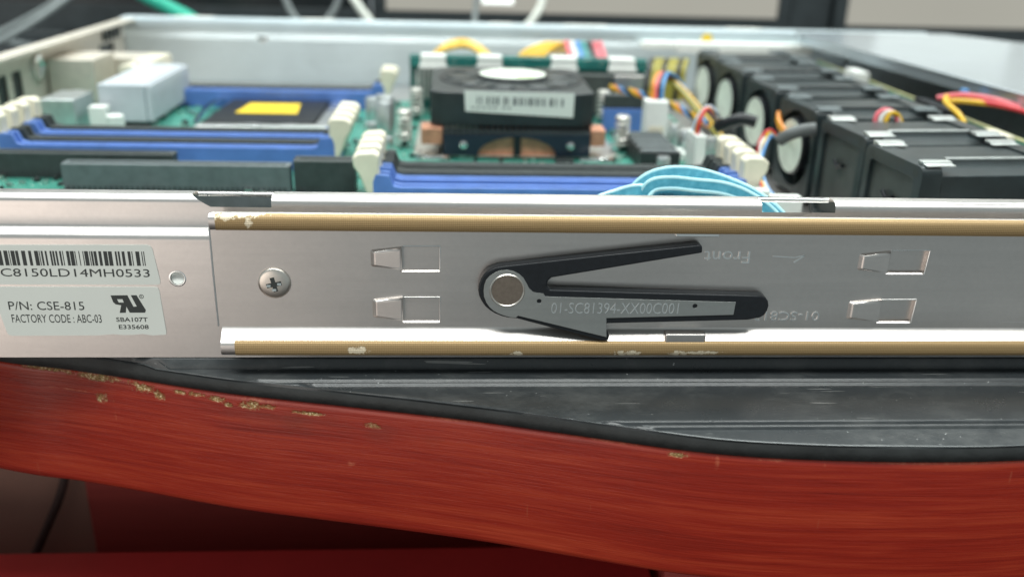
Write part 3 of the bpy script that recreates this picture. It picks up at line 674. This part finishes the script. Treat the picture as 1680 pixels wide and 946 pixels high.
# ------------------------------------------------------------------ processor cooler
ck = thing('cpu_cooler', 'black processor cooler with barcode sticker, copper base and four spring screws', 'cooler', (12, 235, 9))
oc = [(-26.5, 196), (-20, 192.6), (41, 192.6), (48.2, 196), (48.2, 262), (42, 270), (-20, 270), (-26.5, 262)]
sh = MB().prism(oc, 23, 38.4, 'z'); sho = obj('fan_shroud', sh, FANP, ck, bevel=.8)
obj('rotor_ring', MB().lathe((12, 233, 38.4), [(35.0, 0.05), (34.6, .5), (33.8, .5), (33.4, .05)], 'z', 48), BLACKP, sho)
obj('rotor_plate', MB().cyl((12, 233, 38.45), 33.2, .12, 'z', 48), FANP, sho)
bl = MB()
for k in range(9):
    a = 2*math.pi*k/9; p = []
    for r_, da in ((16.5, 0), (32, .10), (32.5, .55), (16.5, .42)): p.append((12+r_*math.cos(a+da), 233+r_*math.sin(a+da)))
    vs_ = [(p[0][0], p[0][1], 38.7), (p[1][0], p[1][1], 38.66), (p[2][0], p[2][1], 38.86), (p[3][0], p[3][1], 38.95)]
    o_ = MB().add(vs_, [(0, 1, 2, 3)]); obj('fan_blade', o_, FANP, sho, solid=.3)
hub = obj('fan_hub', MB().lathe((13, 238, 38.4), [(17.5, 0), (17.3, 1.3), (16.6, 1.6), (0, 1.6)], 'z', 40), BLACKP, sho)
obj('hub_sticker', MB().cyl((13, 238, 40.02), 16.4, .12, 'z', 40), GREENST, hub)
obj('sticker_mark', MB().prism([(14, 226), (22, 225.5), (23, 229), (15, 230)], 40.16, 40.2, 'z'), plain('sticker_green_ink', (.38, .62, .12), .5), hub)
stk = obj('barcode_sticker', MB().prism([(-11.2, 39.0), (38.6, 38.6), (38.4, 27.6), (-10.6, 29.8)], 192.5, 192.2), LABEL, ck)
bs = MB(); x = -5.5; rb = random.Random(4)
while x < 34.5:
    wd = rb.choice((.7, 1.1, 1.7)); z0, z1 = 33.0-(x+10)*.012, 36.6-(x+10)*.012; bs.add([(x, 192.1, z0), (x+wd, 192.1, z0), (x+wd, 192.1, z1), (x, 192.1, z1)], [(0, 1, 2, 3)]); x += wd+rb.choice((.6, 1.0, 1.9))
for x in (-8, -5.5, -3, -.5, 2, 6, 8.5): bs.add([(x, 192.1, 31.2), (x+1.5, 192.1, 31.2), (x+1.5, 192.1, 31.9), (x, 192.1, 31.9)], [(0, 1, 2, 3)])
obj('barcode', bs, plain('grey_print', (.16, .17, .17), .5), stk)
fins = MB()
for k in range(26): fins.box(-24+k*2.8, -23.2+k*2.8, 193, 268, 14, 22.9)
obj('fin_stack', fins, plain('dark_fins', (.10, .10, .10), .5, .6), ck)
# black bracket with an arched opening that shows the copper
ap = [(-20.5, 10.8), (-20.5, 20.2), (46.2, 20.8), (46.2, 10.6), (31, 10.6)]
arch = [(13+18*math.cos(t), 10.6+8.6*math.sin(t)) for t in [math.pi*k/16 for k in range(17)]]
arch2 = [(x, z) for x, z in arch]
brk = obj('bracket', MB().prism(ap[:4]+arch2+[], 187.6, 189.4), plain('bracket_blue_black', (.012, .02, .036), .4), ck, bevel=.2)
obj('bracket_flange', MB().box(-20.5, 46.2, 187.6, 194, 20.9, 21.5), FANP, ck, bevel=.2)
obj('divider', MB().box(11.4, 14.6, 187.9, 190, 10.7, 19.2), BLACKP, brk)
obj('copper_core', MB().prism([(13+17.6*math.cos(t), 10.6+8.3*math.sin(t)) for t in [math.pi*k/16 for k in range(17)]], 190.2, 240), COPPER, ck)
for x in (-11.4, 37.2): obj('bracket_screw', MB().lathe((x, 187.5, 15.6), [(1.9, 0), (1.8, -.8), (1.2, -1.2), (0, -1.2)], 'y', 16), CHROME, brk)
obj('copper_block', MB().box(-30.5, -20.8, 190, 203, 15, 22.5), COPPER, ck, bevel=.5)
obj('copper_block', MB().box(46.6, 53.5, 190, 203, 15, 22.5), COPPER, ck, bevel=.5)
obj('base_plate', MB().box(-28, 54, 188, 272, 10.2, 10.5).box(-34, 60, 192, 268, 9.6, 10.1), NICKEL, ck, bevel=.1)
for x0, x1 in ((-32, -18), (42, 56)): obj('socket_clip', MB().tube(cat([(x0, 182, 10.4), (x0+5, 178, 11.3), (x1-3, 181, 10.8), (x1, 178, 11.4)], 4), 1.2), CHROME, ck)
for x, y, zt in ((-39.2, 212, 26.5), (64, 207, 26.3), (-36.2, 276, 26), (65.3, 276, 26.5)):
    h = MB(); pts = []
    for k in range(6*14+1):
        a = 2*math.pi*k/14*.85; pts.append((x+3.2*math.cos(a), y+3.2*math.sin(a), 11+(zt-14)*k/84))
    sp_ = obj('screw_spring', h.tube(pts, .68, 8), SPRING, ck)
    obj('screw_head', MB().lathe((x, y, zt-3), [(2.2, 0), (3.5, .4), (3.6, 2.0), (2.8, 2.9), (1.2, 2.9), (1.0, 2.2), (0, 2.2)], 'z', 20), SPRING, sp_)
    obj('screw_shank', MB().cyl((x, y, 9.1), 1.3, zt-12, 'z', 12), CHIP, sp_)

# ------------------------------------------------------------------ power distribution board behind the cooler
pw = thing('power_board', 'upright teal circuit board with white clips behind the processor cooler', 'circuit board', (26, 302, 9))
obj('board', MB().box(-40.5, 92, 302, 303.8, 10, 40), PCBT, pw)
obj('board_top', MB().box(-40.5, 92, 297.5, 301.9, 33.5, 39.6), PCBT, pw, bevel=.4)
for a, b in ((-34.5, -20.5), (-3, 10.5), (38, 52), (70.5, 85)): obj('clip', MB().box(a, b, 294.6, 305, 34.2, 40.6).box(a-.8, b+.8, 293.4, 297, 33.2, 35.6), WHITEP, pw, bevel=.7)
fi = MB()
for k in range(9): fi.box(-37+k*2.6, -35.5+k*2.6, 289, 297, 18, 32.5)
obj('fin_block', fi, ALU, pw)
obj('dark_module', MB().box(52, 90, 288, 297, 12, 32.5), plain('dark_module', (.06, .07, .065), .45), pw, bevel=.6)
obj('metal_shield', MB().box(72, 88, 284.5, 287.9, 22, 33), STEEL, pw, bevel=.4)

def bundle(name, label, cat_, strands, org, r=.8, group=None):
    t = thing(name, label, cat_, org, 0, group)
    for c, pts in strands: obj('wire', MB().tube(cat(pts, 6), r, 8), WIRE[c], t)
    return t
bundle('power_wires', 'yellow power wires arching behind the cooler between two left clips', 'wires',
       [('yellow', [(-32, 312, 30), (-26+k, 322+3*k, 38.5+k*.6), (-10, 330+3*k, 41.5+k*.7), (0+k, 322+2*k, 38), (6, 310, 30)]) for k in range(4)], (-14, 315, 30), 1.5)
bundle('power_wires', 'short yellow power wires leaning right behind the cooler beside the pink wires', 'wires',
       [('yellow', [(18+k*3, 306, 34), (24+k*3.2, 316, 40.5), (36+k*2.4, 330, 43.5), (44+k*2, 350, 41), (46+2*k, 372, 34)]) for k in range(5)], (25, 312, 30), 1.3)
bundle('power_wires', 'pink, white, blue and teal wires dropping behind the rightmost clips of the board', 'wires',
       [(c, [(52+k*3.6, 375, 36), (52+k*3.4, 350, 42.5), (50+k*3.4, 330, 43), (50+k*3.3, 310, 39), (50+k*3.3, 306, 30)]) for k, c in enumerate(('pink', 'white', 'blue', 'teal', 'black', 'pink', 'pink'))], (60, 340, 30), 1.4)
bundle('cable_bundle', 'olive and brown wire bundle at the far end of the fan row', 'wires',
       [('olive' if k % 3 else 'black', [(96+3*k, 318, 14), (98+3*k, 322, 24+k), (101+3*k, 332, 33), (106+3*k, 350, 33), (110+3*k, 372, 30)]) for k in range(8)], (105, 330, 14), 1.6)

# ------------------------------------------------------------------ fans
def fan(y0, label, face, hubsp=True):
    f = thing('cooling_fan', label, 'fan', (159, y0+18, 1.2), 0, 'cooling fans in a row across the case')
    D = 36; x0, x1 = 131.0, 187.0
    for xa, xb in ((x0, x0+7), (x1-7, x1)):
        sq = rrect(y0, y0+D, 3, 41, 2.5)
        hole = circle(y0+D/2, 22, 16.2, 32) if face == 'hub' or xa > x0 else rrect(y0+4.5, y0+D-3.5, 5, 36.5, 1.5)
        cu = plate([(p[0], p[1]) for p in sq], [hole], xb-xa, 0)
        obj('frame', MB().add([(xa+v[1], v[0], v[2]) for v in cu.v], [p for p in cu.f]), FANP, f, bevel=.5)
    oc_ = [(y0+1.2, 8), (y0+9, 3.2), (y0+D-9, 3.2), (y0+D-1.2, 8), (y0+D-1.2, 38), (y0+D-4, 40.3), (y0+14.5, 40.3), (y0+12.5, 38.6), (y0+1.0, 38.0)]
    obj('barrel', MB().prism(oc_, x0+7.02, x1-7.02, 'x'), FANP, f, bevel=.5)
    obj('edge_highlight', MB().tube([(x0+16, y0+14.2, 40.2), (x1-6, y0+14.2, 40.2)], .7, 10), ALU if face != 'hub' else GLOSSB, f)  # bright tube imitating the highlight along the barrel edge
    if face == 'hub':
        h = obj('hub', MB().lathe((x0-1.5, y0+D/2, 22.8), [(12, 5), (12, .6), (11.4, 0), (0, 0)], 'x', 32), BLACKP, f)
        obj('hub_sticker', MB().cyl((x0-1.7, y0+D/2, 22.8), 11.3, .15, 'x', 32), GREENST, h)
        for k in range(7):
            a = 2*math.pi*k/7; ca, sa = math.cos(a), math.sin(a); b_ = MB()
            b_.add([(x0+1.5, y0+D/2+10.5*ca, 22.8+10.5*sa), (x0+5.5, y0+D/2+10.5*math.cos(a+.7), 22.8+10.5*math.sin(a+.7)), (x0+5.5, y0+D/2+15.5*math.cos(a+.8), 22.2+15.5*math.sin(a+.8)), (x0+1.2, y0+D/2+15.5*ca, 22.2+15.5*sa)], [(0, 1, 2, 3)])
            obj('blade', b_, FANP, f, solid=.6)
    else:
        obj('grille_panel', MB().prism(rrect(y0+4.6, y0+D-3.6, 5.1, 36.4, 1.5), x0+1.6, x0+2.4, 'x'), GRILLE, f)
        obj('notch', MB().tube([(x0+.4, y0+D/2-3, 27), (x0+.4, y0+D/2+1, 25.5), (x0+.4, y0+D/2+4, 27.5)], .9), BLACKP, f)
    for ya, za in ((y0+4, 38.4), (y0+D-4, 38.4)): obj('screw_hole', MB().cyl((x0-.05, ya, za), 1.5, .3, 'x', 14), PRINT, f)
    for xa in (x0+1.5, x1-12):
        for ya in (y0+.6, y0+D-6.6):
            obj('clip', MB().prism([(ya, 41.02), (ya+5.5, 41.02), (ya+5.5, 42.2), (ya+2.4, 42.2), (ya+2.2, 41.6), (ya, 41.5)], xa, xa+10, 'x'), ALU if face != 'hub' else GREYP, f, bevel=.3)
    f.rotation_euler = (0, 0, math.radians(5))
    return f
fan(54.5, 'black cooling fan next to the near side wall with bright clips on top', 'panel')
fan(98, 'black cooling fan with flat face, second in the row from the side wall', 'panel')
fan(147, 'black cooling fan whose pale hub sticker is crossed by an orange wire', 'hub')
fan(199, 'black cooling fan with plain oval hub sticker in the middle of the row', 'hub')
fan(253, 'black cooling fan with pale hub sticker, second from the far wall', 'hub')
fan(301, 'black cooling fan in the row closest to the olive wire bundle', 'hub')
# fan leads
bundle('fan_lead', 'orange and yellow fan wires tied over the third hub sticker', 'wires',
       [(c, [(127.2, 158+k, 27+k*.8), (126.5, 166, 28.6+k*.9), (126.4, 172, 31+k), (127.6, 176, 33.5+k*.5), (130.2, 178, 30)]) for k, c in enumerate(('orange', 'yellow', 'orange'))], (127, 165, 20), .9)
bundle('fan_lead', 'red, yellow and blue fan wires looping down to the white plug by the blue cable', 'wires',
       [(c, [(119, 146, 29), (114+k*.4, 146, 33-k*.8), (109.5+(k%2)*1.6, 143-k, 29-k*.5), (108-(k%2)*1.2+k*.3, 138-k*2, 21), (104.5+k*1.2, 118, 15.5-k*.4), (106+k*2.4, 108, 13)]) for k, c in enumerate(('red', 'yellow', 'white', 'blue'))], (110, 130, 13), .6)
bundle('fan_lead', 'yellow, blue and red fan wires standing on the tall white header', 'wires',
       [(c, [(91, 172+k*3, 25), (91.5+k*.5, 172+k*3, 31), (95+k*.8, 176+k*2, 35.5), (101+k*.6, 184, 32), (108, 196, 26)]) for k, c in enumerate(('red', 'yellow', 'blue', 'white'))], (94, 178, 24), .9)
tw = []
for k, c in enumerate(('orange', 'yellow', 'black', 'blue')):
    pts = []
    for i in range(25):
        t = i/24; a = t*30+k*math.pi/2; pts.append((62+t*44+1.2*math.cos(a), 238-t*30, 34-t*12+1.2*math.sin(a)+3*math.sin(t*3.1)))
    tw.append((c, pts))
bundle('fan_lead', 'twisted orange, yellow and black fan wires running along the board', 'wires', tw, (85, 222, 22), .75)
bundle('fan_lead', 'orange and pink wires curving out of the white header near the cooler', 'wires',
       [(c, [(80+k*1.4, 219, 32), (80.5+k*1.6, 222, 39), (86+k*1.5, 236, 42), (94+k*1.5, 246, 37), (101+k, 240, 29), (108, 226, 22)]) for k, c in enumerate(('orange', 'pink', 'black', 'blue'))], (84, 225, 30), .9)
bundle('fan_lead', 'grey and olive wires sloping behind the twisted wires', 'wires',
       [(c, [(92+k, 246, 38), (98+k, 236, 33), (105+k, 220, 24), (113+k, 206, 14)]) for k, c in enumerate(('olive', 'black', 'yellow'))], (100, 225, 14), 1.2)
bundle('fan_lead', 'pink, white and yellow wires arched on top of the black fans', 'wires',
       [(c, [(152+k*1.6, 133-k, 38), (152.6+k*1.7, 134-k, 42-k*.4), (155.5+k*1.2, 134-k*.6, 44.2-k*.5), (160+k*.8, 134, 42.6-k*.4), (162+k*.8, 133.5, 38)]) for k, c in enumerate(('pink', 'white', 'yellow'))], (157, 134, 38), .95)
bundle('drive_wires', 'thick red and yellow wires passing under the front cover', 'wires',
       [('yellow', [(206, 158, 29), (205, 166, 36), (207, 184, 39), (214, 197, 39.5), (218, 205, 37)]), ('yellow', [(210, 192, 38), (216, 188, 39), (226, 182, 39), (240, 172, 37.5)]),
        ('pink', [(210, 198, 38.5), (218, 192, 41), (228, 182, 41), (238, 172, 38.5), (252, 150, 36)]), ('red', [(212, 194, 37), (220, 188, 39), (230, 176, 39), (246, 150, 36)])], (222, 185, 30), 1.2)
tag(obj('cable_sleeve', MB().tube(cat([(118, 176, 30), (112, 178, 31), (106, 182, 28), (103, 185, 26)], 5), 2.8, 12), BLACKP, loc=(110, 180, 27)), 'black sleeve on fan wires beside the middle fan', 'cable')
tag(obj('cable_sleeve', MB().tube(cat([(131, 140, 35), (126, 141, 34), (121, 142, 32), (118, 144, 29)], 5), 2.6, 12), plain('sleeve_grey', (.10, .11, .11), .5), loc=(120, 140, 24)), 'grey sleeve on fan wires beside the orange wired hub', 'cable')

# ------------------------------------------------------------------ blue ribbon cables by the side wall
def ribbon(label, pts, wd, wid, text=None):
    P = cat(pts, 8); t = thing('ribbon_cable', label, 'cable', P[len(P)//2], 0, 'pale blue flat data cables')
    W_ = cat(wd, 8) if isinstance(wd[0], (tuple, list)) else tuple(wd)
    if isinstance(W_, list): W_ = [tuple(v) for v in W_]
    obj('jacket', MB().strip(P, wid, .9, W_), RIBBON, t)
    for s in (-1, 1):
        q_ = []
        for i, p in enumerate(P):
            w_ = Vector(W_[i]) if isinstance(W_, list) else Vector(W_); tt = (P[min(i+1, len(P)-1)]-P[max(i-1, 0)]).normalized(); w_ = (w_-tt*w_.dot(tt)).normalized(); q_.append(p+w_*wid/2*s)
        obj('edge_bead', MB().tube(q_, .62, 8), RIBEDGE, t)
    return t, P, W_
ribbon('pale blue flat cable arching highest beside the side wall', [(40, 50, 20), (39.3, 50, 28), (40.5, 50, 32.5), (43.5, 50, 36), (48, 50, 38.2), (54, 50, 39.0), (61, 49, 38.5), (69, 47, 36.4), (77, 44, 33.2), (84, 40, 28), (90, 36, 20)], (0, .55, 1.0), 3.6)
ribbon('pale blue flat cable lying under the highest one', [(43, 42, 18), (42.2, 42, 28), (42.3, 42, 34), (44.5, 42, 37.2), (50, 42, 38.0), (57, 42, 37.4), (66, 41.5, 36.6), (73, 40, 34.4), (80, 38, 30), (87, 35, 22)], (0, .35, 1.0), 3.2)
tb, Pb, Wb = ribbon('pale blue flat cable lowest of the loop with printed letters', [(42, 46, 26), (45.5, 45, 32.0), (49, 45, 33.4), (53, 45, 34.2), (58, 45, 34.4), (66, 44, 33.4), (74, 42, 30.5), (84, 38, 24)], (0, .3, 1.0), 3.6)
for s, x0, x1, z0 in (('MOD', 47.2, 51.4, 33.0),):
    lm = lettering(s, x0, z0, x1, z0+1.3, 44.2, .05); obj('printed_letters', lm, plain('ink_blue_grey', (.03, .12, .16), .5), tb)
ribbon('short pale blue flat cable end left of the loop', [(20, 30, 28), (27, 36, 32.2), (33, 40, 33.4), (39, 42, 34.6), (46, 44, 34)], (0, .6, 1.0), 4.6)

# ------------------------------------------------------------------ behind the server: monitors and cables
def monitor(x0, x1, y, zb, bz, h, label, scr, win=None, rz=0):
    m = thing('monitor', label, 'monitor', ((x0+x1)/2, y+20, -3), rz)
    xm = (x0+x1)/2; f = MB()
    f.box(x0, x1, y, y+24, zb, zb+bz).box(x0, x1, y, y+24, zb+h, zb+h+14).box(x0, x0+12, y, y+24, zb+bz, zb+h).box(x1-12, x1, y, y+24, zb+bz, zb+h).box(x0+12, x1-12, y+8, y+24, zb+bz, zb+h)
    obj('bezel', f, BEZEL, m, bevel=1)
    so_ = obj('screen', MB().box(x0+12.1, x1-12.1, y+4, y+7.9, zb+bz+.1, zb+h-.1), scr, m)
    if win: obj('screen_glow_patch', MB().box(win[0], win[1], y+3.2, y+3.8, win[2], win[3]), SCREENGLOW, so_)
    obj('stand', MB().box(xm-40, xm+40, y+24.2, y+40, -1, zb+120).box(xm-90, xm+90, y-30, y+120, -2.9, -.9), BEZEL, m, bevel=1)
    return m
monitor(-600, -98, 690, 3, 26, 300, 'switched off black monitor behind the rear end of the server case', SCREENOFF)
monitor(-94, 312, 700, 2, 26, 300, 'lit beige monitor standing behind the middle of the server case', SCREEN, (10, 40, 36, 60))
monitor(355, 800, 694, 6, 18, 300, 'lit beige monitor behind the grey front cover of the case', SCREEN, (400, 540, 82, 104))  # this patch is out of view, added so the cover mirrors a bright streak
tag(obj('black_tower', MB().box(313, 354, 703, 900, -2.9, 330), BEZEL, loc=(333, 800, -3), bevel=2), 'black upright case standing between the two lit monitors', 'computer')
def cable(label, pts, r, mat, cat_='cable'):
    P = cat(pts, 8); return tag(obj('cable', MB().tube(P, r, 10), mat, loc=tuple(P[len(P)//2])), label, cat_)
cable('green cable tip hanging behind the far wall of the case', [(-330, 660, 70), (-295, 640, 46), (-262, 625, 32), (-238, 610, 22), (-226, 600, 8), (-222, 590, -1)], 6, CABGREEN)
cable('thick white cable slanting down in front of the beige monitor', [(-140, 640, 120), (-112, 620, 60), (-98, 600, 40), (-82, 580, 24), (-66, 560, 14), (-58, 550, -1)], 3.6, CABW)
cable('white cable leaning right above the yellow wires', [(75, 640, 110), (62, 620, 52), (54, 600, 36), (40, 580, 22), (34, 560, 10), (33, 550, -1)], 3.4, CABW)
cable('grey cable forming the left stroke of a V behind the far wall', [(-175, 640, 80), (-160, 620, 36), (-146, 610, 20), (-140, 600, 8), (-138, 598, -1)], 3.0, CABG)
cable('grey cable forming the right stroke of a V behind the far wall', [(-105, 640, 80), (-120, 622, 36), (-134, 612, 20), (-142, 606, 6), (-144, 604, -1)], 3.0, CABG)
cable('thin dark grey cable hanging straight before the beige monitor', [(8, 640, 80), (2, 620, 36), (0, 600, 18), (-4, 590, 4), (-6, 588, -1)], 2.6, CABG)
cable('upper of two pale grey cables crossing beside the rear wall of the case', [(-430, 560, 0), (-400, 560, 8), (-370, 570, 22), (-340, 580, 40), (-310, 600, 70)], 2.6, CABG)
cable('lower of two pale grey cables crossing beside the rear wall of the case', [(-410, 500, -1), (-385, 510, 4), (-350, 530, 22), (-320, 560, 46), (-290, 600, 80)], 2.6, CABG)
cable('grey cable lying flat on the mat behind the rear wall', [(-420, 640, 0), (-370, 600, 0), (-330, 560, 0), (-290, 520, 0), (-270, 480, 0)], 3.0, CABG)
cable('thin dark tube slanting under the desk against the brown panel', [(-172, 105, -100), (-173, 104, -106), (-177, 104, -116), (-186, 104, -134), (-196, 104, -154), (-206, 104, -180)], 1.8, CABBR)  # thin dark tube drawn as a slanted line before the panel
